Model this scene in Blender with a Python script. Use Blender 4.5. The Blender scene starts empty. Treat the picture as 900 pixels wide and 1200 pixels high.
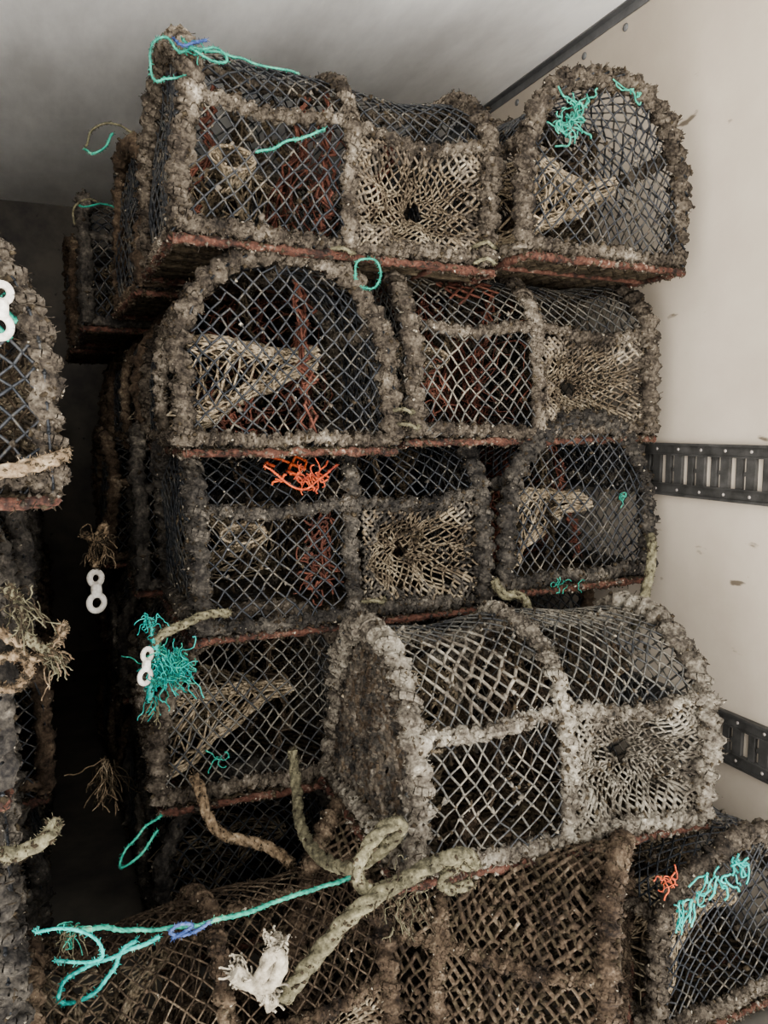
import bpy, math, random
import numpy as np
from mathutils import Vector, noise, Matrix, Euler
ZO = 1.15
scene = bpy.context.scene

# ------------------------------------------------------------------ materials
def new_mat(name):
    m = bpy.data.materials.new(name); m.use_nodes = True
    nt = m.node_tree; b = nt.nodes["Principled BSDF"]
    return m, nt, b
def crust_mat(name, cols, scale=30, rough=.95, bump=.7, bscale=170, fine=130, big=.25, k=1., des=0., warm=1.):
    m, nt, b = new_mat(name); N = nt.nodes; L = nt.links
    tc = N.new('ShaderNodeTexCoord')
    def nz(sc,det,ro=.6):
        n = N.new('ShaderNodeTexNoise'); n.inputs['Scale'].default_value = sc; n.inputs['Detail'].default_value = det; n.inputs['Roughness'].default_value = ro
        L.new(tc.outputs['Object'], n.inputs['Vector']); return n.outputs['Fac']
    def ma(a,k,c=None):
        x = N.new('ShaderNodeMath'); x.operation='MULTIPLY_ADD'; x.inputs[1].default_value=k; L.new(a,x.inputs[0])
        if c is None: x.inputs[2].default_value=0
        else: L.new(c,x.inputs[2])
        return x.outputs[0]
    s = ma(nz(7,2),big, ma(nz(scale,6,.7),.70-big, ma(nz(fine,4),.30)))
    r = N.new('ShaderNodeValToRGB'); L.new(s, r.inputs[0])
    e = r.color_ramp.elements
    pos = np.linspace(.38, .65, len(cols))
    out=[]
    for c in cols:
        l=.3*c[0]+.6*c[1]+.1*c[2]
        q=[k*(x*(1-des)+l*des) for x in c]; q[2]*=warm
        out.append(tuple(q))
    cols=out
    e[0].position = pos[0]; e[0].color = (*cols[0], 1); e[1].position = pos[-1]; e[1].color = (*cols[-1], 1)
    for p, c in zip(pos[1:-1], cols[1:-1]):
        q = e.new(p); q.color = (*c, 1)
    L.new(r.outputs[0], b.inputs['Base Color'])
    b.inputs['Roughness'].default_value = rough
    b.inputs['Specular IOR Level'].default_value = .2
    bu = N.new('ShaderNodeBump'); bu.inputs['Strength'].default_value = bump; bu.inputs['Distance'].default_value = .004
    L.new(nz(bscale,5), bu.inputs['Height']); L.new(bu.outputs[0], b.inputs['Normal'])
    return m
M = {}
M['crust_mid'] = crust_mat('encrusted_rope', [(.010,.007,.005),(.043,.031,.021),(.105,.080,.056),(.19,.150,.110),(.42,.350,.275)],k=.60,des=.24,warm=.96,big=.32)
M['crust_light'] = crust_mat('encrusted_rope_pale', [(.02,.016,.012),(.085,.068,.052),(.19,.160,.125),(.32,.28,.225),(.54,.49,.41)],k=.52,des=.12,warm=.96,big=.3)
M['crust_brown'] = crust_mat('encrusted_rope_brown', [(.008,.005,.003),(.036,.022,.013),(.080,.052,.032),(.14,.098,.064),(.28,.22,.155)],k=.60,des=.14,warm=.95,big=.3)
M['crust_dark'] = crust_mat('encrusted_rope_dark', [(.006,.005,.005),(.022,.018,.015),(.052,.043,.034),(.11,.09,.07),(.28,.235,.18)],k=.70,des=.22,warm=.96,big=.3)
M['net'] = crust_mat('net_twine_dark', [(.005,.006,.008),(.017,.019,.022),(.038,.038,.039),(.085,.075,.058),(.24,.20,.15)], scale=24, rough=.55, bump=.3, k=.75)
M['net_grey'] = crust_mat('net_twine_grey', [(.018,.020,.023),(.050,.050,.050),(.105,.098,.084),(.19,.168,.132),(.38,.33,.26)], scale=22, rough=.6, bump=.3, k=.56)
M['net_brown'] = crust_mat('net_twine_brown', [(.008,.005,.003),(.03,.019,.011),(.065,.043,.026),(.115,.083,.055),(.24,.19,.13)], scale=24, rough=.9, k=.68,des=.14,warm=.95)
M['net_tan'] = crust_mat('net_twine_tan', [(.02,.014,.009),(.085,.062,.040),(.19,.145,.095),(.30,.245,.165),(.47,.40,.29)], scale=26, rough=.9, k=.58,des=.06)
M['net_tan2'] = crust_mat('net_twine_cream', [(.06,.045,.03),(.17,.13,.085),(.30,.24,.165),(.42,.35,.25),(.55,.48,.36)], scale=26, rough=.9, k=.80)
M['rust'] = crust_mat('rusty_steel', [(.008,.006,.005),(.034,.016,.011),(.088,.037,.024),(.14,.080,.056),(.36,.30,.24)], scale=40, rough=.85, k=.62)
M['barn'] = crust_mat('barnacle', [(.14,.12,.09),(.28,.24,.18),(.42,.37,.29),(.58,.53,.43)], scale=60, k=.62)
M['weed'] = crust_mat('dry_weed', [(.009,.007,.004),(.030,.021,.012),(.06,.045,.027),(.13,.105,.068)], scale=60, k=.72)
M['orange'] = crust_mat('orange_twine', [(.08,.015,.01),(.25,.047,.02),(.40,.085,.03),(.34,.16,.10)], scale=40, rough=.7, bump=.3)
M['red'] = crust_mat('faded_red_twine', [(.015,.007,.005),(.055,.021,.014),(.11,.043,.028),(.13,.09,.065)], scale=40, rough=.8, bump=.3)
M['teal'] = crust_mat('teal_twine', [(.01,.05,.036),(.02,.14,.10),(.04,.24,.165),(.20,.30,.20)], scale=35, rough=.7, bump=.3)
M['cyan'] = crust_mat('turquoise_twine', [(.01,.06,.05),(.014,.165,.14),(.035,.27,.23),(.20,.32,.25)], scale=35, rough=.7, bump=.3)
M['palegreen'] = crust_mat('weathered_green_rope', [(.025,.022,.013),(.09,.080,.05),(.17,.152,.095),(.29,.265,.19)], scale=60,k=.72)
M['tanrope'] = crust_mat('weathered_tan_rope', [(.03,.02,.011),(.12,.083,.05),(.23,.17,.11),(.38,.31,.22)], scale=60,k=.70)
M['blue'] = crust_mat('blue_twine', [(.02,.03,.07),(.03,.05,.13),(.06,.09,.19),(.15,.17,.24)], scale=40)
M['white'] = crust_mat('white_plastic', [(.12,.10,.08),(.30,.27,.23),(.43,.40,.35),(.53,.50,.44)], scale=20, rough=.5, bump=.15)

# ------------------------------------------------------------------ mesh builder
class MB:
    def __init__(s): s.v=[]; s.n=0; s.q=[]; s.t=[]; s.qm=[]; s.tm=[]; s.mats=[]
    def mi(s, name):
        if name not in s.mats: s.mats.append(name)
        return s.mats.index(name)
    def addq(s, V, F, mat):
        s.v.append(V); s.q.append(F+s.n); s.qm.append(np.full(len(F), s.mi(mat))); s.n += len(V)
    def addt(s, V, F, mat):
        s.v.append(V); s.t.append(F+s.n); s.tm.append(np.full(len(F), s.mi(mat))); s.n += len(V)
    def build(s, name, warp=None, smooth=True):
        V = np.concatenate(s.v)
        if warp: V = warp(V)
        me = bpy.data.meshes.new(name)
        Q = np.concatenate(s.q) if s.q else np.zeros((0,4),int)
        T = np.concatenate(s.t) if s.t else np.zeros((0,3),int)
        me.vertices.add(len(V)); me.vertices.foreach_set('co', V.astype(np.float32).ravel())
        nl = Q.size+T.size
        me.loops.add(nl); me.loops.foreach_set('vertex_index', np.concatenate([Q.ravel(), T.ravel()]).astype(np.int32))
        me.polygons.add(len(Q)+len(T))
        st = np.concatenate([np.arange(len(Q))*4, Q.size+np.arange(len(T))*3]).astype(np.int32)
        me.polygons.foreach_set('loop_start', st)
        mi = np.concatenate((s.qm or [np.zeros(0,int)])+(s.tm or []))
        me.polygons.foreach_set('material_index', mi.astype(np.int32))
        me.polygons.foreach_set('use_smooth', np.ones(len(Q)+len(T),bool))
        for m in s.mats: me.materials.append(M[m])
        me.update(calc_edges=True); me.validate()
        return me

def resample(P, ds):
    P = np.asarray(P, float); seg = np.linalg.norm(np.diff(P,axis=0),axis=1); S = np.concatenate([[0],np.cumsum(seg)])
    n = max(3, int(S[-1]/ds)+1); s = np.linspace(0,S[-1],n)
    return np.stack([np.interp(s,S,P[:,k]) for k in range(3)],1), s
def smooth_path(P, it=3):
    P = np.asarray(P, float)
    for _ in range(it):
        Q = [P[0]]
        for a,b in zip(P[:-1],P[1:]): Q += [a*.75+b*.25, a*.25+b*.75]
        Q.append(P[-1]); P = np.array(Q)
    return P
def frames(P):
    T = np.gradient(P,axis=0); T /= np.linalg.norm(T,axis=1)[:,None]+1e-12
    u = np.array([0,0,1.]) if abs(T[0][2])<.9 else np.array([1.,0,0])
    N = np.zeros_like(P); n = np.cross(T[0],u); n/=np.linalg.norm(n)
    for i in range(len(P)):
        n = n - T[i]*n.dot(T[i]); n/=np.linalg.norm(n)+1e-12; N[i]=n
    return T,N,np.cross(T,N)
def ring_faces(n,m):
    i = np.arange(n-1)[:,None]; j=np.arange(m)[None,:]; k=(j+1)%m
    return np.stack([i*m+j, i*m+k, (i+1)*m+k, (i+1)*m+j],-1).reshape(-1,4)
def tube(mb, path, r, mat, kind='wrap', ds=.004, sides=12, pitch=.024, seed=0, rough=1., collect=None):
    P, s = resample(path, ds); T,N,B = frames(P); n=len(P)
    th = np.linspace(0,2*np.pi,sides,endpoint=False)[None,:]
    S = s[:,None]
    if kind=='wrap':
        R = r*(.64+.52*np.abs(np.cos((2*np.pi*S/pitch+th)/2))**.8)
    elif kind=='laid':
        R = r*(.60+.46*np.abs(np.cos(1.5*(th-2*np.pi*S/(r*9))))**.7)
    else: R = r*np.ones((n,sides))
    V = P[:,None,:]+R[...,None]*(np.cos(th)[...,None]*N[:,None,:]+np.sin(th)[...,None]*B[:,None,:])
    D = V-P[:,None,:]
    if rough>0:
        off = Vector((seed*3.1,seed*1.7,seed*.9))
        fl = V.reshape(-1,3); k = np.empty(len(fl))
        for i,p in enumerate(fl):
            q = Vector(p)+off
            k[i] = noise.noise(q*30)*.5+noise.noise(q*80)*.36+noise.noise(q*200)*.22
        V = P[:,None,:]+D*(1+rough*k.reshape(n,sides))[...,None]
    fl = V.reshape(-1,3)
    mb.addq(fl, ring_faces(n,sides), mat)
    for c0,ring in ((P[0],0),(P[-1],n-1)):
        vv = np.concatenate([[c0],V[ring]]); f=np.array([[0,1+j,1+(j+1)%sides] for j in range(sides)])
        mb.addt(vv,f,mat)
    if kind=='wrap' and sides>10:
        # visible turns of the lashing rope
        ss=np.arange(0,s[-1],.0030)
        def ip(A): return np.stack([np.interp(ss,s,A[:,k]) for k in range(3)],1)
        Pi,Ni,Bi=ip(P),ip(N),ip(B)
        rg=np.random.default_rng(int(seed*97+r*1e5))
        for ph,rad in ((-.55,.0040),(0,.0046),(.55,.0040)):
            a=-2*np.pi*ss/pitch+ph+.25*np.sin(ss*37+seed)
            wob=(1.06+.10*np.sin(ss*61+ph*9+seed)+rg.normal(size=len(ss))*.035)[:,None]
            H=Pi+r*wob*(np.cos(a)[:,None]*Ni+np.sin(a)[:,None]*Bi)
            keep=np.sin(ss*19+seed*1.7+ph)+.7*np.sin(ss*43+seed)>-.9
            kk=keep[:-1]
            bars(mb,H[:-1][kk],H[1:][kk],rad*(.75+.5*rg.random(kk.sum())),mat,sides=5)
    if collect is not None: collect.append((fl, np.repeat(T,sides,0), (fl-np.repeat(P,sides,0))))
def bars(mb, P, Q, r, mat, sides=4):
    P=np.asarray(P,float); Q=np.asarray(Q,float)
    if len(P)==0: return
    d=Q-P; l=np.linalg.norm(d,axis=1)[:,None]+1e-9; d=d/l
    up=np.where(np.abs(d[:,2:3])<.9, np.array([[0,0,1.]]), np.array([[1.,0,0]]))
    a=np.cross(d,up); a/=np.linalg.norm(a,axis=1)[:,None]+1e-9; b=np.cross(d,a)
    r=np.broadcast_to(np.asarray(r,float).reshape(-1,1),(len(P),1))
    th=np.linspace(0,2*np.pi,sides,endpoint=False)
    ring=np.stack([np.cos(t)*a*r+np.sin(t)*b*r for t in th],1)
    V=np.concatenate([P[:,None]+ring,Q[:,None]+ring],1).reshape(-1,3)
    j=np.arange(sides); k=(j+1)%sides
    F=np.stack([j,k,k+sides,j+sides],-1)[None]+(np.arange(len(P))*2*sides)[:,None,None]
    mb.addq(V,F.reshape(-1,4),mat)
OCT=np.array([[1,0,0],[-1,0,0],[0,1,0],[0,-1,0],[0,0,1],[0,0,-1]],float)
OCF=np.array([[0,2,4],[2,1,4],[1,3,4],[3,0,4],[2,0,5],[1,2,5],[3,1,5],[0,3,5]])
def octas(mb,C,r,mat,rng=None):
    C=np.asarray(C,float); n=len(C)
    if n==0: return
    if rng is None: V=(C[:,None]+OCT[None]*r).reshape(-1,3)
    else:
        o=OCT[None]*(.4+1.0*rng.random((n,6,1)))+rng.normal(size=(n,6,3))*.22
        V=(C[:,None]+o*(r*(.4+1.1*rng.random((n,1,1))**2))).reshape(-1,3)
    mb.addt(V,(OCF[None]+(np.arange(n)*6)[:,None,None]).reshape(-1,3),mat)

# ------------------------------------------------------------------ the lobster pot
PL,PW,PH = .66,.42,.375
ZC=.135; NE=2.12
def profile(W,H):
    pts=[(-W/2,0),(-W/2*1.0,ZC*.5)]
    for a in np.linspace(math.pi,0,60):
        c,s=math.cos(a),math.sin(a)
        pts.append((W/2*math.copysign(abs(c)**(2/NE),c), ZC+(H-ZC)*abs(s)**(2/NE)))
    pts+=[(W/2,ZC*.5),(W/2,0)]
    return np.array(pts)
PR=profile(PW,PH)
PS=np.concatenate([[0],np.cumsum(np.linalg.norm(np.diff(PR,axis=0),axis=1))]); STOT=PS[-1]
def prof(s,shrink=0.):
    y=np.interp(s,PS,PR[:,0]); z=np.interp(s,PS,PR[:,1])
    k=1-shrink
    return y*k, z*k+0.004
ZSH=.245
SH=float(np.interp(ZSH,PR[:33,1],PS[:33]))
def inside(y,z):
    if z<.008: return False
    w=PW/2-.012; h=PH-.012
    if z<=ZC: return abs(y)<w
    return (abs(y)/w)**NE+((z-ZC)/(h-ZC))**NE<1

def make_pot(name, seed, crust='crust_mid', net='net', dense_end=False, patches=(), clog=.22, tan='net_tan', base='rust', dense_top=False, lite=False, inner='net_brown', entrance=True, rr=.0168):
    rng=np.random.default_rng(seed); mb=MB(); col=[]
    ds=.0034 if not lite else .008; sd=14 if not lite else 8
    def hoop_path(x,sh=0.,jit=.005):
        s=np.linspace(0,STOT,90); y,z=prof(s,sh)
        j=np.array([noise.noise(Vector((x*7+seed,t*6,seed*1.3)))for t in s])*jit*3
        j2=np.array([noise.noise(Vector((x*7+seed,t*12,seed*2.3)))for t in s])*jit*1.4
        return np.stack([x+j,y*(1+j2*3),z+.012+j2],1)
    for i,(x,r) in enumerate(((-PL/2+.018,rr*1.12),(0,rr*.84),(PL/2-.018,rr*1.12))):
        tube(mb,hoop_path(x),r,crust,ds=ds,sides=sd,seed=seed+i,pitch=.036,collect=col)
    def lb(y,z,r,k):
        x=np.linspace(-PL/2+.01,PL/2-.01,40)
        sag=.008*np.cos(x*2*math.pi/PL*2)
        P=np.stack([x,y+.005*np.sin(x*9+seed),z+.004*np.sin(x*13+seed*2+k)+sag*(z>.1)],1)
        tube(mb,P,r,crust,ds=ds,sides=sd,seed=seed+10+k,pitch=.030,collect=col)
    y,z=prof(SH); lb(y,z,rr*.68,0); lb(-y,z,rr*.68,1)
    lb(0,PH-.006,rr*.56,2)
    lb(-PW/2+.004,.024,rr*.78,3); lb(PW/2-.004,.024,rr*.78,4)
    for k,x in enumerate((-PL/2+.014,PL/2-.014)):
        yy=np.linspace(-PW/2,PW/2,30)
        tube(mb,np.stack([np.full(30,x),yy,.026+.004*np.sin(yy*30+seed)],1),rr*.8,crust,ds=ds,sides=sd,seed=seed+20+k,collect=col)
    fr=[(-PL/2,-PW/2),(PL/2,-PW/2),(PL/2,PW/2),(-PL/2,PW/2)]
    for a in range(4):
        p=fr[a]; q=fr[(a+1)%4]
        tube(mb,[(p[0],p[1],0),(q[0],q[1],0)],.0078,base,kind='plain',ds=.005,sides=9,seed=seed+30+a,rough=1.2,collect=col)
    for x in (-.2,0,.2):
        tube(mb,[(x,-PW/2,0),(x,PW/2,0)],.006,base,kind='plain',ds=.01,sides=6,seed=seed+40,rough=.6)
    for yv in (-.12,-.04,.04,.12):
        tube(mb,[(-PL/2,yv,.002),(PL/2,yv,.002)],.006,'weed',kind='plain',ds=.012,sides=6,seed=seed+41,rough=.6)
    E={}
    def add(mat,p,q,r): E.setdefault(mat,[]).append((p,q,r))
    off=seed*5.3
    def jit(a,b,amp=.0085):
        return (noise.noise(Vector((a*8+off,b*8,1.3)))*amp*2+rng.normal()*.0016, noise.noise(Vector((a*8,b*8+off,7.7)))*amp*2+rng.normal()*.0016)
    hx,hs=(.0165,.0192) if not dense_top else (.0118,.0150)
    nx=int(round(PL/hx)); ns=int(round(STOT/hs)); hx=PL/nx; hs=STOT/ns
    cache={}
    def SN(i,j):
        if (i,j) not in cache:
            x=-PL/2+i*hx; s=j*hs
            if 0<i<nx and 0<j<ns:
                a,b=jit(x,s); x+=a; s+=b
            bow=.035*(1-abs(math.cos(x/(PL/2)*math.pi)))*.9+.016*noise.noise(Vector((x*6,s*6,off)))
            y,z=prof(s,bow)
            cache[(i,j)]=np.array([x,float(y),float(z)+.008])
        return cache[(i,j)]
    for i in range(nx):
        for j in range(ns+1):
            if (i+j)%2: continue
            for dj in (1,-1):
                if not 0<=j+dj<=ns: continue
                x=-PL/2+(i+.5)*hx; s=(j+dj*.5)*hs
                if entrance and s<SH-.005 and x>.0: continue
                if s>STOT-SH+.005 and x<.0: continue
                if rng.random()<.014: continue
                mat=net; r=.0017+.0006*rng.random()
                if dense_top:
                    if rng.random()<.05: continue
                    mat=('net_brown','crust_brown','weed')[rng.integers(3)]; r=.0022+.0038*rng.random()**1.5
                for p in patches:
                    if p[0]=='S' and ((x-p[1])/p[3])**2+((s-p[2])/p[3])**2<1+.5*rng.normal(): mat=p[4]; r=.0028+.0015*rng.random()
                add(mat,SN(i,j),SN(i+1,j+dj),r)
    for sgn in (-1,1):
        X=sgn*(PL/2-.014)
        hy,hz=.0160,.0182
        de = dense_end and sgn<0
        if de: hy,hz=.011,.012
        ny=int(PW/2/hy)+1; nz=int(PH/hz)+1
        c={}
        def EN(i,j):
            k=(i,j)
            if k not in c:
                a,b=jit(i*hy+sgn*3,j*hz)
                d=.024*(noise.noise(Vector((i*hy*7,j*hz*7,sgn*9+off))))
                c[k]=np.array([X-sgn*.004+d,i*hy+a,j*hz+b])
            return c[k]
        for i in range(-ny,ny):
            for j in range(0,nz+1):
                if (i+j)%2: continue
                for dj in (1,-1):
                    p=EN(i,j); q=EN(i+1,j+dj)
                    a=inside(p[1],p[2]); b=inside(q[1],q[2])
                    if not (a or b): continue
                    if not (a and b):
                        lo,hi=(p,q) if a else (q,p)
                        for _ in range(5):
                            m=(lo+hi)/2
                            if inside(m[1],m[2]): lo=m
                            else: hi=m
                        if a: q=hi
                        else: p=hi
                    if rng.random()<.014: continue
                    mid=(p+q)/2
                    mat=('crust_mid','crust_dark','net_brown')[rng.integers(3)] if de else net
                    r=.003+.004*rng.random() if de else .0018+.0005*rng.random()
                    for pt in patches:
                        if pt[0]=='E' and pt[5]==sgn and ((mid[1]-pt[1])/pt[3])**2+((mid[2]-pt[2])/pt[3])**2<1+.5*rng.normal(): mat=pt[4]; r=.0028+.002*rng.random()
                    add(mat,p,q,r)
    def eye_sheet(sg):
        nu,nv=(38,28) if not lite else (22,16)
        w,h=.292,.205; cx=.165; ex,ez=.03*math.sin(seed),-.010
        c={}
        def G(i,j):
            if (i,j) not in c:
                u=i/nu*2-1; v=j/nv*2-1
                rho=min(1,(abs(u)**2.6+abs(v)**2.6)**(1/2.6))
                k=.56+.44*rho
                uu=u*k+ex/w*2*(1-rho); vv=v*k+ez/h*2*(1-rho)
                depth=.135*(1-rho)**.85
                q=Vector((u*3+off,v*3,sg*4)); am=1.6*min(1,(1-rho)*4+.25)
                x=cx+uu*w/2+noise.noise(q)*.010*am+rng.normal()*.0014
                z=.135+vv*h/2+noise.noise(q+Vector((9,0,0)))*.010*am+rng.normal()*.0014
                t=max(0,(z-ZC)/(PH-ZC)); ys=PW/2*(1-t**NE)**(1/NE)-.004
                y=-(ys-depth)+noise.noise(q+Vector((0,9,0)))*.018*am
                c[(i,j)]=(np.array([sg*x,sg*y,z]),rho)
            return c[(i,j)]
        for i in range(nu):
            for j in range(nv+1):
                if (i+j)%2: continue
                for d in (1,-1):
                    if not 0<=j+d<=nv: continue
                    p,ra=G(i,j); q,rb=G(i+1,j+d)
                    if min(ra,rb)<.22 or rng.random()<.03: continue
                    edge=max(ra,rb)>.86
                    add(crust if edge and rng.random()<.5 else tan,p,q,(.0018+.0011*rng.random())*(1.5 if edge else 1))
    if entrance: eye_sheet(1)
    def funnel(outer,inner,nphi,nt,mat,r,power=1.0,am=.007,broke=.03):
        c={}
        def G(i,t):
            i%=nphi
            if (i,t) not in c:
                u=t/nt; ph=2*math.pi*i/nphi
                w=u**power
                p=outer(ph)*(1-w)+inner(ph)*w
                p=p+rng.normal(size=3)*.0018+np.array(noise.noise_vector(Vector(p)*16+Vector((off,0,0))))*am
                c[(i,t)]=p
            return c[(i,t)]
        for i in range(nphi):
            for t in range(nt+1):
                if (i+t)%2: continue
                for d in (1,-1):
                    if 0<=t+d<=nt and rng.random()>broke: add(mat,G(i,t),G(i+1,t+d),r*(.6+.8*rng.random()))
        for i in range(nphi):
            add(mat,inner(2*math.pi*i/nphi),inner(2*math.pi*(i+1)/nphi),.0035)
    def sq(ph,n=3.5):
        c,s=math.cos(ph),math.sin(ph)
        return math.copysign(abs(c)**(2/n),c),math.copysign(abs(s)**(2/n),s)
    def outer(ph):
        a,b=sq(ph,7)
        return np.array([-(.166+a*.142),(PW/2-.010-.02*(b>0)),.135+b*.095])
    def inn(ph):
        return np.array([-.20+math.cos(ph)*.045,(PW/2-.29),.19+math.sin(ph)*.02])
    funnel(outer,inn,64 if not lite else 30,18 if not lite else 8,'net_tan2' if not lite else tan,.0024,am=.016)
    def outer2(ph):
        a,b=sq(ph,2.6); return np.array([0,a*(PW/2-.03),.175+b*.155])
    def inn2(ph): return np.array([-.08,math.cos(ph)*.09,.13+math.sin(ph)*.05])
    funnel(outer2,inn2,30 if not lite else 20,6 if not lite else 4,inner,.0017,am=.02,broke=.15)
    if not lite:
        for k in range(8):
            x=rng.uniform(-.24,.2); yb=rng.uniform(-.1,.1)
            pts=[np.array([x,yb,.34])]
            for q in range(14):
                pts.append(pts[-1]+np.array([rng.normal()*.012,rng.normal()*.012,-.021]))
            pts=np.array(pts)
            for w in range(5):
                o2=rng.normal(size=pts.shape)*.007
                for a,b in zip(pts[:-1]+o2[:-1],pts[1:]+o2[1:]): add(inner if k%2 else 'weed',a,b,.003)
    for i in range(0,38):
        for j in range(0,24):
            if (i+j)%2: continue
            for d in (1,-1):
                p=np.array([-PL/2+i*PL/38,-PW/2+j*PW/24,.006]); q=np.array([-PL/2+(i+1)*PL/38,-PW/2+(j+d)*PW/24,.006])
                if 0<=j+d<=24: add('weed',p,q,.0045)
    for mat,lst in E.items():
        P=np.array([e[0] for e in lst]); Q=np.array([e[1] for e in lst]); r=np.array([e[2] for e in lst])
        bars(mb,P,Q,r,mat)
        octas(mb,P,float(r.mean())*1.7,mat)
        cg=clog*(.35 if mat in ('net_tan2','orange') else 1)
        for frac,m_,sz in ((cg,crust,.0048 if not dense_top else .0068),(cg*.3,'barn',.0030),(cg*.8,'weed',.0050 if not dense_top else .0068)):
            k=rng.integers(0,len(P),int(len(P)*frac)); t=rng.random((len(k),1))
            C=P[k]*(1-t)+Q[k]*t
            if len(C)==0: continue
            w=np.array([noise.noise(Vector(p)*11+Vector((off,3,1))) for p in C])>-.05
            octas(mb,C[w]+rng.normal(size=C[w].shape)*.001,sz,m_,rng)
    V=np.concatenate([c[0] for c in col]); D=np.concatenate([c[2] for c in col])
    n=len(V); mul=.35 if lite else 1
    for mat,cnt,sz in ((crust,int(5200*mul),.0042),('barn',int(750*mul),.0027),('weed',int(3000*mul),.0046)):
        k=rng.integers(0,n,cnt); octas(mb,V[k]+rng.normal(size=(cnt,3))*.0008,sz,mat,rng)
    for mat,cnt in ((crust,int(2200*mul)),('weed',int(1300*mul))):
        k=rng.integers(0,n,cnt); d=D[k]/(np.linalg.norm(D[k],axis=1)[:,None]+1e-9)+rng.normal(size=(cnt,3))*.8
        d/=np.linalg.norm(d,axis=1)[:,None]
        bars(mb,V[k]-d*.002,V[k]+d*(.003+.009*rng.random((cnt,1))),.0008,mat,sides=3)
    def warp(V):
        a=np.sin(V[:,0:1]*7+seed)+np.sin(V[:,2:3]*9+seed*2); b=np.sin(V[:,1:2]*8+seed*3)+np.cos(V[:,0:1]*6+seed)
        c=np.sin(V[:,1:2]*7+seed*1.5)*.6+np.cos(V[:,0:1]*8+seed*2.2)
        h=np.clip(V[:,2:3]/PH,0,1)
        return V+np.concatenate([b*.008*h,a*.008*h,c*.007*h],1)
    return mb.build(name,warp)

def place(kind,X0,Y0,Z0,me,rz=0,rx=0,ry=0,sc=1.,name='lobster_pot'):
    ob=bpy.data.objects.new(name,me); scene.collection.objects.link(ob)
    if kind=='L': ob.location=(X0+PL/2,Y0+PW/2,Z0+ZO); base=0
    elif kind=='C': ob.location=(X0,Y0,Z0+ZO); base=0
    else: ob.location=(X0+PW/2,Y0+PL/2,Z0+ZO); base=90
    R=Matrix.Rotation(math.radians(rx),4,'X')@Matrix.Rotation(math.radians(ry),4,'Y')@Matrix.Rotation(math.radians(base+rz),4,'Z')
    ob.rotation_euler=R.to_euler(); ob.scale=(sc,)*3
    return ob

m_r1a=make_pot('pot_r1a',1,'crust_mid','net',inner='red')
m_r1b=make_pot('pot_r1b',2,'crust_mid','net')
m_r2a=make_pot('pot_r2a',3,'crust_mid','net',inner='red')
m_r2b=make_pot('pot_r2b',4,'crust_mid','net_grey',patches=(('S',-.13,SH+.13,.06,'red'),),inner='red')
m_r3a=make_pot('pot_r3a',5,'crust_dark','net',patches=(('S',-.105,SH+.115,.042,'orange'),))
m_r3b=make_pot('pot_r3b',6,'crust_dark','net',inner='red')
m_r4a=make_pot('pot_r4a',7,'crust_mid','net_grey')
m_r4b=make_pot('pot_r4b',8,'crust_light','net_grey',dense_end=True,clog=.55,patches=(('S',-.16,SH+.10,.085,'crust_light'),),tan='crust_light',rr=.0175)
m_r5a=make_pot('pot_r5a',9,'crust_brown','net_brown',dense_top=True,clog=.8,entrance=False)
m_r5b=make_pot('pot_r5b',10,'crust_mid','net')
m_r5c=make_pot('pot_r5c',11,'crust_brown','net_brown',clog=.6)
m_bk=[make_pot('pot_bk%d'%i,20+i,c,'net',lite=True) for i,c in enumerate(('crust_brown','crust_dark','crust_brown'))]
m_left=make_pot('pot_left',31,'crust_mid','net',patches=(('E',-.13,.25,.04,'teal',-1),),rr=.0155)

place('L',.215,1.45,.328,m_r1a,ry=1.0)
place('E',.895,1.37,.345,m_r1b,rz=2)
place('E',.235,1.45,-.050,m_r2a,rz=-1)
place('L',.685,1.47,-.032,m_r2b,ry=-.5)
place('L',.235,1.47,-.41,m_r3a,ry=-.5)
place('E',.905,1.45,-.385,m_r3b,rz=4,rx=-2)
place('E',.185,1.53,-.775,m_r4a,rz=-2)
place('L',.50,1.08,-.765,m_r4b,rz=-1,ry=2.0)
place('C',.69,1.19,-1.080,m_r5a,rz=-44,ry=-3,sc=.86)
place('E',.965,.985,-1.145,m_r5b,rz=2,sc=.93)
place('C',.20,1.24,-1.14,m_r5c,rz=4,sc=.86)
bk=m_bk
for (k,x,y,z,i) in [
 ('L',.19,1.90,.305,0),('L',.10,2.34,.27,1),('L',.08,2.8,.25,2),('E',.90,2.06,.31,1),
 ('E',.215,2.14,-.055,2),('E',.20,2.83,-.06,0),('L',.70,1.92,-.04,1),('L',.70,2.40,-.04,1),
 ('L',.19,1.93,-.41,1),('L',.14,2.39,-.41,0),('L',.16,2.85,-.41,2),('E',.90,2.14,-.41,2),
 ('E',.17,2.22,-.77,1),('E',.15,2.90,-.77,0),('L',.66,1.62,-.77,2),('L',.66,2.10,-.77,1),
 ('E',.17,1.60,-1.15,1),('E',.15,2.30,-1.14,2),('L',.66,1.66,-1.14,0),('L',.62,2.1,-1.14,2)]:
    place(k,x,y,z,bk[i],rz=random.Random(x*y*z).uniform(-3,3))
place('C',-.185,1.25,-.085,m_left,rz=90,sc=.88)
for z,me_,x in ((-.44,m_bk[1],-.29),(-.79,m_r3b,-.295),(-1.14,m_bk[1],-.285)):
    place('C',x,1.29,z,me_,rz=92)
for y in (1.70,2.40,3.10):
    for z,i in ((-.08,2),(-.43,1),(-.78,0),(-1.14,1)):
        place('E',-.46-.02*i,y,z,m_bk[i])

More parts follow.
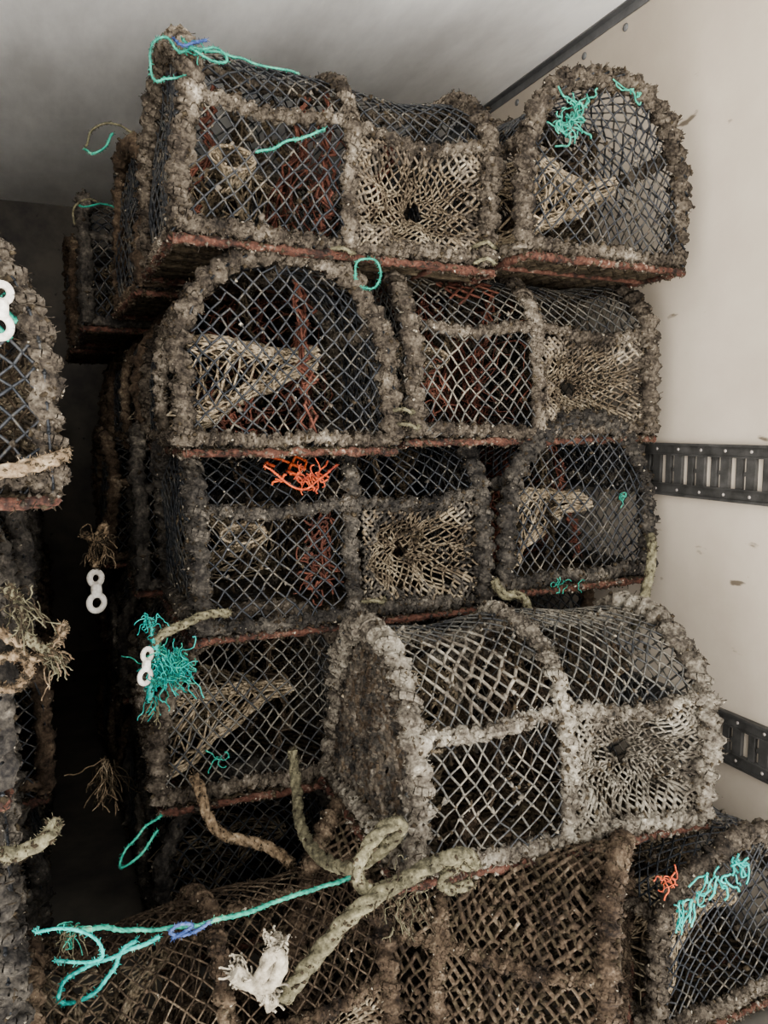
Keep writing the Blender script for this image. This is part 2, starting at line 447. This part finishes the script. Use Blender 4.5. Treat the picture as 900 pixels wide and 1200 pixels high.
# ------------------------------------------------------------------ ropes, twine, links
def obj(name,mb):
    me=mb.build(name); o=bpy.data.objects.new(name,me); scene.collection.objects.link(o); o.location=(0,0,ZO); return o
def rope(name,pts,r,mat,kind='laid',sides=18,rough=.25,fuzz=1.,seed=0):
    mb=MB(); P=smooth_path(pts,3)
    if r<.007:
        P=P+np.array([list(noise.noise_vector(Vector(p)*28)) for p in P])*.0045
    tube(mb,P,r,mat,kind=kind,ds=max(.0016,r*.16),sides=sides,rough=rough if r<.0055 else rough*1.5,seed=len(pts))
    rng=np.random.default_rng(len(pts)+int(r*1e5))
    n=int(len(P)*(3 if r<.0055 else 7)*fuzz); k=rng.integers(0,len(P),n); d=rng.normal(size=(n,3)); d/=np.linalg.norm(d,axis=1)[:,None]
    if n: bars(mb,P[k]+d*r*.6,P[k]+d*(r+.001+.004*rng.random((n,1))),.0005,mat,sides=3)
    if r>.0055:
        n=int(len(P)*9); k=rng.integers(0,len(P),n); d=rng.normal(size=(n,3)); d/=np.linalg.norm(d,axis=1)[:,None]
        octas(mb,P[k]+d*r*.85,.0028,'weed',rng)
    return obj(name,mb)
def fray(mb,c,d,n,ln,mat,rng,spread=.6,r=.0012,grav=.0,w0=.006,curl=.38):
    c=np.array(c,float); d=np.array(d,float)
    for _ in range(n):
        p=c+rng.normal(size=3)*w0; v=d+rng.normal(size=3)*spread; v/=np.linalg.norm(v)
        pts=[p]; L=ln*(.45+.75*rng.random())
        for _ in range(10):
            v=v+rng.normal(size=3)*curl+np.array([0,0,-grav]); v/=np.linalg.norm(v); pts.append(pts[-1]+v*L/10)
        pts=np.array(pts); bars(mb,pts[:-1],pts[1:],r,mat,sides=3)
def tuft(name,c,d,n,ln,mats,spread=.6,r=.0012,seed=0,grav=.25,w0=.006,curl=.38):
    mb=MB(); rng=np.random.default_rng(seed)
    for m in mats: fray(mb,c,d,n//len(mats),ln,m,rng,spread,r,grav,w0,curl)
    return obj(name,mb)
def tangle(name,c,w,h,n,mat,r=.002,seed=0,step=.009,down=0.,steps=7,shear=0.):
    rng=np.random.default_rng(seed); mb=MB()
    for k in range(n):
        dx=rng.uniform(-w,w)
        p=np.array(c,float)+np.array([dx,rng.uniform(-.006,.006),rng.uniform(-h,h)+shear*dx]); pts=[p]; v=rng.normal(size=3); v[1]*=.2
        for _ in range(steps):
            v=v+rng.normal(size=3)*.9+np.array([0,0,-down]); v[1]*=.3; v/=np.linalg.norm(v); pts.append(pts[-1]+v*step)
        tube(mb,smooth_path(pts,2),r*rng.uniform(.7,1.3),mat,kind='plain',ds=.003,sides=6,rough=.3)
    return obj(name,mb)
rope('teal_twine',[(.27,1.46,.62),(.22,1.44,.60),(.19,1.44,.58),(.18,1.43,.61),(.19,1.43,.65),(.215,1.43,.665),(.235,1.44,.64),(.255,1.46,.66),(.30,1.48,.675),(.40,1.53,.69),(.49,1.56,.70)],.0022,'teal',rough=.1,sides=8)
rope('teal_twine',[(.24,1.44,.665),(.27,1.44,.65),(.30,1.44,.665),(.33,1.46,.65),(.29,1.45,.64),(.25,1.44,.655)],.0022,'teal',rough=.1,sides=8)
tangle('teal_net_scrap',(.265,1.45,.650),.02,.006,4,'teal',.0015,31,step=.007)
rope('blue_twine',[(.225,1.44,.665),(.24,1.43,.65),(.26,1.43,.66),(.28,1.44,.67)],.0025,'blue',sides=8)
rope('teal_twine',[(.10,1.93,.62),(.12,1.9,.66),(.16,1.9,.675),(.20,1.9,.66)],.0025,'palegreen',rough=.1,sides=8)
rope('teal_twine',[(.10,1.93,.62),(.115,1.9,.60),(.14,1.89,.61),(.16,1.9,.65)],.0025,'teal',rough=.1,sides=8)
rope('teal_twine',[(.09,2.34,.55),(.08,2.32,.59),(.12,2.32,.62),(.17,2.33,.60)],.0028,'palegreen',rough=.1,sides=8)
rope('teal_twine',[(.10,2.33,.60),(.13,2.31,.59),(.16,2.32,.61),(.20,2.33,.60)],.0025,'teal',rough=.1,sides=8)
rope('teal_twine',[(.56,1.44,.285),(.55,1.42,.315),(.58,1.40,.32),(.60,1.40,.295),(.595,1.42,.265),(.57,1.43,.27)],.0022,'teal',rough=.1,sides=8)
rope('teal_twine',[(.37,1.455,.50),(.40,1.45,.51),(.43,1.45,.53),(.46,1.445,.535),(.50,1.44,.555)],.0025,'teal',rough=.4,sides=8)
tangle('teal_net_scrap',(1.00,1.368,.615),.018,.03,22,'teal',.0018,1,step=.008)
tangle('teal_net_scrap',(1.025,1.368,.65),.02,.010,8,'teal',.0018,2,step=.008)
tangle('teal_net_scrap',(1.17,1.370,.70),.012,.010,4,'teal',.0018,3,step=.008)
tangle('teal_net_scrap',(1.235,1.445,-.155),.012,.006,4,'teal',.0015,32,step=.006)
tangle('teal_net_scrap',(1.07,1.435,-.362),.05,.004,9,'teal',.0012,33,step=.004)
tangle('teal_net_scrap',(.285,1.49,-.655),.012,.012,5,'teal',.0014,34,step=.006)
tangle('orange_net_scrap',(.45,1.48,-.100),.045,.010,24,'orange',.0018,4,down=.15,steps=5,step=.008)
rope('orange_twine',[(.38,1.465,-.075),(.41,1.465,-.10),(.45,1.46,-.128),(.49,1.465,-.105),(.53,1.47,-.075)],.0022,'orange',rough=.3,sides=8)
tangle('red_net_scrap',(.50,1.50,-.26),.020,.08,46,'red',.0022,5)
tangle('red_net_scrap',(.35,1.53,.02),.05,.03,30,'red',.0020,6)
tangle('red_net_scrap',(.80,1.58,.09),.035,.06,26,'red',.0020,7)
tangle('red_net_scrap',(.53,1.57,.46),.02,.06,18,'red',.0018,8)
tuft('turquoise_frayed_rope',(.178,1.40,-.415),(.12,-.05,-1),130,.075,('cyan','teal','cyan'),.25,.0014,5,.12,.013,.5)
tuft('turquoise_frayed_rope',(.150,1.40,-.345),(-.3,-.1,.4),18,.03,('cyan',),.5,.0012,6)
tuft('turquoise_frayed_rope',(.150,1.40,-.48),(-.05,-.1,-1),18,.05,('cyan','palegreen'),.12,.0012,7)
rope('turquoise_frayed_rope',[(.15,1.41,-.345),(.155,1.40,-.38),(.165,1.40,-.42),(.15,1.40,-.45),(.145,1.40,-.49)],.006,'cyan',rough=.6,sides=10)
rope('weathered_green_rope',[(.15,1.41,-.42),(.16,1.40,-.37),(.20,1.40,-.36),(.25,1.42,-.345),(.30,1.45,-.355)],.008,'palegreen')
rope('weathered_green_rope',[(.885,1.44,-.34),(.885,1.40,-.365),(.92,1.40,-.36),(.95,1.41,-.385),(.965,1.42,-.42),(.955,1.42,-.455)],.0105,'palegreen')
rope('weathered_green_rope',[(1.32,1.44,-.265),(1.27,1.38,-.275),(1.25,1.36,-.33),(1.235,1.36,-.38),(1.215,1.35,-.43),(1.22,1.37,-.46)],.0115,'palegreen')
rope('weathered_tan_rope',[(.235,1.50,-.69),(.245,1.47,-.72),(.25,1.45,-.76),(.275,1.43,-.79),(.31,1.42,-.80),(.355,1.40,-.81),(.39,1.35,-.83)],.011,'tanrope')
rope('weathered_green_rope',[(.43,1.47,-.66),(.425,1.43,-.73),(.395,1.30,-.755),(.407,1.14,-.735),(.434,1.05,-.668),(.48,1.03,-.616),(.46,1.03,-.60),(.422,1.03,-.625),(.395,1.03,-.67),(.41,1.02,-.705),(.46,1.01,-.69),(.52,1.0,-.665)],.011,'palegreen')
rope('weathered_green_rope',[(.60,1.03,-.70),(.57,1.0,-.665),(.531,1.0,-.662),(.47,1.0,-.68),(.417,1.0,-.698),(.37,1.0,-.72),(.345,1.0,-.745),(.297,1.0,-.79),(.28,1.02,-.83)],.0125,'palegreen')
rope('weathered_tan_rope',[(.60,1.02,-.70),(.55,1.0,-.68),(.525,1.0,-.695),(.54,1.0,-.72),(.58,1.0,-.715)],.009,'palegreen')
tuft('tan_frayed_rope',(.46,.99,-.70),(.2,-.2,-.6),60,.035,('palegreen','weed'),.7,.0010,40,w0=.02)
rope('teal_twine',[(.44,1.17,-.765),(.36,1.16,-.768),(.28,1.16,-.775),(.21,1.16,-.78),(.14,1.16,-.775),(.07,1.16,-.755),(.0,1.16,-.737)],.0038,'teal',sides=9,rough=.35)
rope('blue_twine',[(.20,1.155,-.775),(.16,1.15,-.785),(.13,1.15,-.775),(.15,1.15,-.762),(.18,1.15,-.768),(.14,1.15,-.785)],.0028,'blue',sides=8)
rope('teal_twine',[(.12,1.15,-.772),(.08,1.15,-.785),(.03,1.15,-.79),(-.01,1.15,-.80),(-.03,1.15,-.83),(-.01,1.15,-.85),(.03,1.15,-.835),(.055,1.15,-.81),(.06,1.15,-.785),(.09,1.15,-.77)],.0034,'cyan',sides=9,rough=.3)
tuft('teal_frayed_twine',(.0,1.16,-.74),(-.6,0,.2),40,.035,('teal','palegreen'),.5,.001,8)
mbw=MB(); rg=np.random.default_rng(9); ow=np.array([-.04,.04,.048])
for c_,d_,n_ in (((.255,.95,-.805),(-.9,0,.5),40),((.30,.95,-.775),(.1,0,1),40),((.29,.95,-.84),(.2,0,-.8),30)):
    fray(mbw,np.array(c_)+ow,d_,n_,.03,'barn',rg,.2,.002)
tube(mbw,smooth_path([np.array(p)+ow for p in [(.24,.95,-.795),(.265,.945,-.82),(.29,.94,-.825),(.305,.94,-.80),(.30,.94,-.765),(.28,.945,-.80),(.275,.95,-.83),(.295,.95,-.86)]]),.011,'barn',kind='laid',rough=.5,ds=.002,sides=16); obj('pale_rope_knot',mbw)
rope('teal_twine',[(.17,1.50,-.76),(.13,1.48,-.77),(.09,1.45,-.80),(.085,1.45,-.825),(.12,1.45,-.81),(.16,1.47,-.775)],.0026,'teal',sides=8)
rope('turquoise_twine',[(-.04,.96,-.60),(.0,.95,-.60),(.03,.95,-.625),(.035,.95,-.65),(.015,.95,-.65),(-.02,.95,-.64)],.0022,'cyan',sides=8)
rope('weathered_green_rope',[(-.07,.965,-.50),(-.05,.95,-.495),(-.02,.96,-.485),(-.015,.98,-.48)],.009,'palegreen')
rope('weathered_tan_rope',[(-.10,.945,-.055),(-.05,.94,-.05),(-.01,.94,-.04),(.012,.96,-.035),(.015,1.0,-.03)],.008,'tanrope')
for i,pp in enumerate([[(-.09,.96,-.27),(-.05,.95,-.255),(-.02,.95,-.265),(.0,.96,-.25),(.005,.97,-.235)],[(-.09,.96,-.29),(-.05,.95,-.30),(-.03,.95,-.275),(-.035,.95,-.25),(-.06,.95,-.235),(-.09,.96,-.215)],[(-.05,.96,-.18),(-.035,.95,-.20),(-.04,.95,-.225),(-.025,.95,-.245),(.0,.95,-.27)]]):
    rope('weathered_tan_rope',pp,.0058,('tanrope','tanrope','palegreen')[i],rough=.5)
tuft('tan_frayed_rope',(-.01,.95,-.265),(.4,0,-.1),40,.03,('tanrope','palegreen'),.6,.0010,12)
tuft('tan_frayed_rope',(-.04,.95,-.20),(.2,0,-.4),50,.05,('weed','palegreen'),.6,.0010,15)
tangle('turquoise_net_scrap',(1.07,.978,-.822),.095,.020,34,'cyan',.0019,20,down=.6,steps=5,step=.009,shear=.35)
tangle('orange_net_scrap',(.975,.985,-.80),.015,.008,9,'orange',.0013,21,step=.006)
for i,(x,y,z) in enumerate([(.845,1.435,.37),(.845,1.435,.34),(.66,1.44,.03),(.67,1.44,.0),(.53,1.44,.335),(.60,1.45,-.36)]):
    rope('tie_twine',[(x-.02,y+.01,z),(x,y-.012,z+.006),(x+.02,y-.008,z-.004),(x+.03,y+.012,z+.004)],.004,'palegreen',sides=8)
def link(name,loc,rot,sc=1.):
    mb=MB()
    for zc,R in ((.026,.013),(-.028,.016)):
        a=np.linspace(0,2*np.pi,25); tube(mb,np.stack([R*np.cos(a),0*a,zc+R*1.1*np.sin(a)],1),.0068,'white',kind='plain',ds=.004,sides=10,rough=.15)
    tube(mb,[(0,0,-.014),(0,0,.014)],.012,'white',kind='plain',ds=.004,sides=10,rough=.15)
    o=obj(name,mb); o.location=Vector(loc)+Vector((0,0,ZO)); o.rotation_euler=rot; o.scale=(sc,sc*.8,sc)
link('plastic_link',(-.042,.94,.125),(0,.1,.2),.66)
link('plastic_link',(.078,1.75,-.350),(0,0,.3),1.0)
link('plastic_link',(.140,1.39,-.42),(0,.15,.5),.72)
rope('tie_twine',[(.078,1.75,-.30),(.075,1.76,-.24),(.105,1.77,-.20),(.095,1.75,-.25),(.055,1.75,-.23)],.006,'tanrope')
tuft('tan_frayed_rope',(.085,1.75,-.24),(0,0,-.3),60,.07,('tanrope','weed'),.9,.0016,16)
rope('tie_twine',[(-.046,.94,.15),(-.055,.94,.21),(-.05,.95,.27),(-.042,.95,.285),(-.045,.95,.30),(-.055,.95,.29),(-.048,.95,.265)],.003,'palegreen',sides=8)
tuft('tan_frayed_rope',(.08,1.7,-.72),(0,0,-1),60,.10,('tanrope','weed'),.5,.0018,14)

# ------------------------------------------------------------------ truck body
def surf(name,base,dark,scale,amount,rough=.5,speck=True,streak=None,bump=.1):
    m,nt,b=new_mat(name); N=nt.nodes; L=nt.links
    tc=N.new('ShaderNodeTexCoord'); mp=N.new('ShaderNodeMapping'); L.new(tc.outputs['Object'],mp.inputs[0])
    if streak: mp.inputs['Scale'].default_value=streak
    n=N.new('ShaderNodeTexNoise'); n.inputs['Scale'].default_value=scale; n.inputs['Detail'].default_value=8; n.inputs['Roughness'].default_value=.65
    L.new(mp.outputs[0],n.inputs['Vector'])
    r=N.new('ShaderNodeValToRGB'); e=r.color_ramp.elements; e[0].position=.35; e[1].position=.65
    e[0].color=(*dark,1); e[1].color=(*base,1); L.new(n.outputs['Fac'],r.inputs[0])
    out=r.outputs[0]
    if speck:
        n2=N.new('ShaderNodeTexNoise'); n2.inputs['Scale'].default_value=24; n2.inputs['Detail'].default_value=4
        mp2=N.new('ShaderNodeMapping'); mp2.inputs['Scale'].default_value=(1,.35,1); L.new(tc.outputs['Object'],mp2.inputs[0]); L.new(mp2.outputs[0],n2.inputs['Vector'])
        r2=N.new('ShaderNodeValToRGB'); r2.color_ramp.elements[0].position=.69; r2.color_ramp.elements[1].position=.74
        r2.color_ramp.elements[0].color=(0,0,0,1); r2.color_ramp.elements[1].color=(1,1,1,1); L.new(n2.outputs['Fac'],r2.inputs[0])
        mx=N.new('ShaderNodeMix'); mx.data_type='RGBA'; L.new(r2.outputs[0],mx.inputs['Factor']); L.new(out,mx.inputs['A']); mx.inputs['B'].default_value=(dark[0]*.35,dark[1]*.33,dark[2]*.3,1)
        out=mx.outputs['Result']
    L.new(out,b.inputs['Base Color']); b.inputs['Roughness'].default_value=rough
    bu=N.new('ShaderNodeBump'); bu.inputs['Strength'].default_value=bump; bu.inputs['Distance'].default_value=.003; L.new(n.outputs['Fac'],bu.inputs['Height']); L.new(bu.outputs[0],b.inputs['Normal'])
    return m
mw=surf('painted_panel',(.375,.325,.265),(.31,.265,.213),2.4,1,rough=.4,streak=(1,1,1))
mc=surf('ceiling_panel',(.84,.82,.78),(.58,.56,.53),3.0,1,rough=.3,speck=False,streak=(1.3,.45,1))
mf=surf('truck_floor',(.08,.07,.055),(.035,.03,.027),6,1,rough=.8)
mtr=surf('track_steel',(.055,.052,.048),(.018,.017,.015),25,1,rough=.5,speck=False)
mgal=surf('galvanised_trim',(.12,.118,.115),(.07,.069,.067),20,1,rough=.5,speck=False)
mriv=surf('rivet_metal',(.28,.25,.22),(.15,.13,.12),40,1,rough=.4,speck=False)
WX=1.42; CZ=1.08; Y0,Y1=.75,4.3
def box(name,lo,hi,mat):
    lo=Vector(lo); hi=Vector(hi); me=bpy.data.meshes.new(name)
    v=[(x,y,z) for x in (lo.x,hi.x) for y in (lo.y,hi.y) for z in (lo.z,hi.z)]
    me.from_pydata(v,[],[(0,1,3,2),(4,6,7,5),(0,4,5,1),(2,3,7,6),(0,2,6,4),(1,5,7,3)]); me.materials.append(mat)
    o=bpy.data.objects.new(name,me); scene.collection.objects.link(o); o.location=(0,0,ZO); return o
box('wall_right',(WX,Y0,-1.2),(WX+.05,Y1,CZ+.05),mw)
box('wall_left',(-1.03,Y0,-1.2),(-.98,Y1,CZ+.05),mw)
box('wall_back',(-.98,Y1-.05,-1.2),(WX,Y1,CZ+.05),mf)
box('ceiling',(-.98,Y0,CZ),(WX,Y1-.05,CZ+.05),mc)
box('floor',(-.98,Y0,-1.2),(WX,Y1-.05,-1.17),mf)
def multi(name,boxes,mat,rivets=(),rmat=None,rr=.006):
    import bmesh
    bm=bmesh.new()
    for lo,hi in boxes:
        g=bmesh.ops.create_cube(bm,size=1)
        for v in g['verts']:
            v.co=Vector([(lo[k]+hi[k])/2+v.co[k]*(hi[k]-lo[k]) for k in range(3)])
    nb=len(bm.faces)
    for p in rivets:
        g=bmesh.ops.create_uvsphere(bm,u_segments=12,v_segments=8,radius=rr)
        for v in g['verts']: v.co=Vector((v.co.x*.5,v.co.y,v.co.z))+Vector(p)
    bm.faces.ensure_lookup_table()
    for i,f in enumerate(bm.faces):
        if i>=nb: f.material_index=1; f.smooth=True
    me=bpy.data.meshes.new(name); bm.to_mesh(me); bm.free(); me.materials.append(mat); me.materials.append(rmat or mat)
    o=bpy.data.objects.new(name,me); scene.collection.objects.link(o); o.location=(0,0,ZO); return o
multi('trim_1',[((WX-.004,Y0,CZ-.026),(WX,Y1-.05,CZ)),((WX-.022,Y0,CZ-.004),(WX-.004,Y1-.05,CZ))],mgal,
      [(WX-.001,y,CZ-.050) for y in np.arange(.86,4.1,.17)],mgal,.010)
def track(name,zc,h=.125):
    T=.010; B=[]; X0=WX-T
    rail=.030
    B.append(((X0,Y0,zc+h/2-rail),(WX,Y1-.05,zc+h/2))); B.append(((X0,Y0,zc-h/2),(WX,Y1-.05,zc-h/2+rail)))
    B.append(((X0-.005,Y0,zc+h/2-.006),(X0,Y1-.05,zc+h/2))); B.append(((X0-.005,Y0,zc-h/2),(X0,Y1-.05,zc-h/2+.006)))
    B.append(((X0-.004,Y0,zc+h/2-rail),(X0,Y1-.05,zc+h/2-rail+.003))); B.append(((X0-.004,Y0,zc-h/2+rail-.003),(X0,Y1-.05,zc-h/2+rail)))
    rv=[]
    for i,y in enumerate(np.arange(Y0+.01,Y1-.1,.036)):
        w=.024 if i%2 else .016
        B.append(((X0,y,zc-h/2+rail),(WX,y+w,zc+h/2-rail)))
        if i%2:
            B.append(((X0,y+.024,zc-.005),(WX,y+.030,zc+.005)))
            rv.append((X0,y+.012,zc+h/2-rail/2)); rv.append((X0,y+.012,zc-h/2+rail/2))
    multi(name,B,mtr,rv,mriv,.004)
track('trim_2',-.105,.130)
track('trim_3',-.715,.120)

# ------------------------------------------------------------------ light: overcast sky above, bright yard below the horizon
w=bpy.data.worlds.new('overcast'); scene.world=w; w.use_nodes=True
wn=w.node_tree.nodes; wl=w.node_tree.links
bg=wn['Background']
tc=wn.new('ShaderNodeTexCoord'); sp=wn.new('ShaderNodeSeparateXYZ'); wl.new(tc.outputs['Generated'],sp.inputs[0])
mr=wn.new('ShaderNodeMapRange'); mr.inputs['From Min'].default_value=-.25; mr.inputs['From Max'].default_value=.1; wl.new(sp.outputs['Z'],mr.inputs['Value'])
mr.inputs['To Min'].default_value=8.0; mr.inputs['To Max'].default_value=4.8
cr=wn.new('ShaderNodeMix'); cr.data_type='RGBA'; wl.new(sp.outputs['Z'],cr.inputs['Factor'])
cr.inputs['A'].default_value=(1,.99,.97,1); cr.inputs['B'].default_value=(.95,.98,1,1)
wl.new(cr.outputs['Result'],bg.inputs[0]); wl.new(mr.outputs[0],bg.inputs[1])
s=bpy.data.lights.new('sun','SUN'); s.energy=2.0; s.angle=math.radians(40); s.color=(1,.985,.96)
so=bpy.data.objects.new('sun',s); scene.collection.objects.link(so)
d=Vector((.42,1,-.22)); so.rotation_euler=d.to_track_quat('-Z','Y').to_euler()

cam=bpy.data.cameras.new('camera'); co=bpy.data.objects.new('camera',cam); scene.collection.objects.link(co)
co.location=(0,0,ZO); co.rotation_euler=(math.radians(90-6.3),0,math.radians(-23.3))
cam.sensor_fit='VERTICAL'; cam.sensor_height=24; cam.lens=24*906/1200; cam.clip_start=.02
scene.camera=co
try:
    scene.view_settings.view_transform='AgX'; scene.view_settings.look='AgX - Medium High Contrast'
except Exception as ex: print(ex)
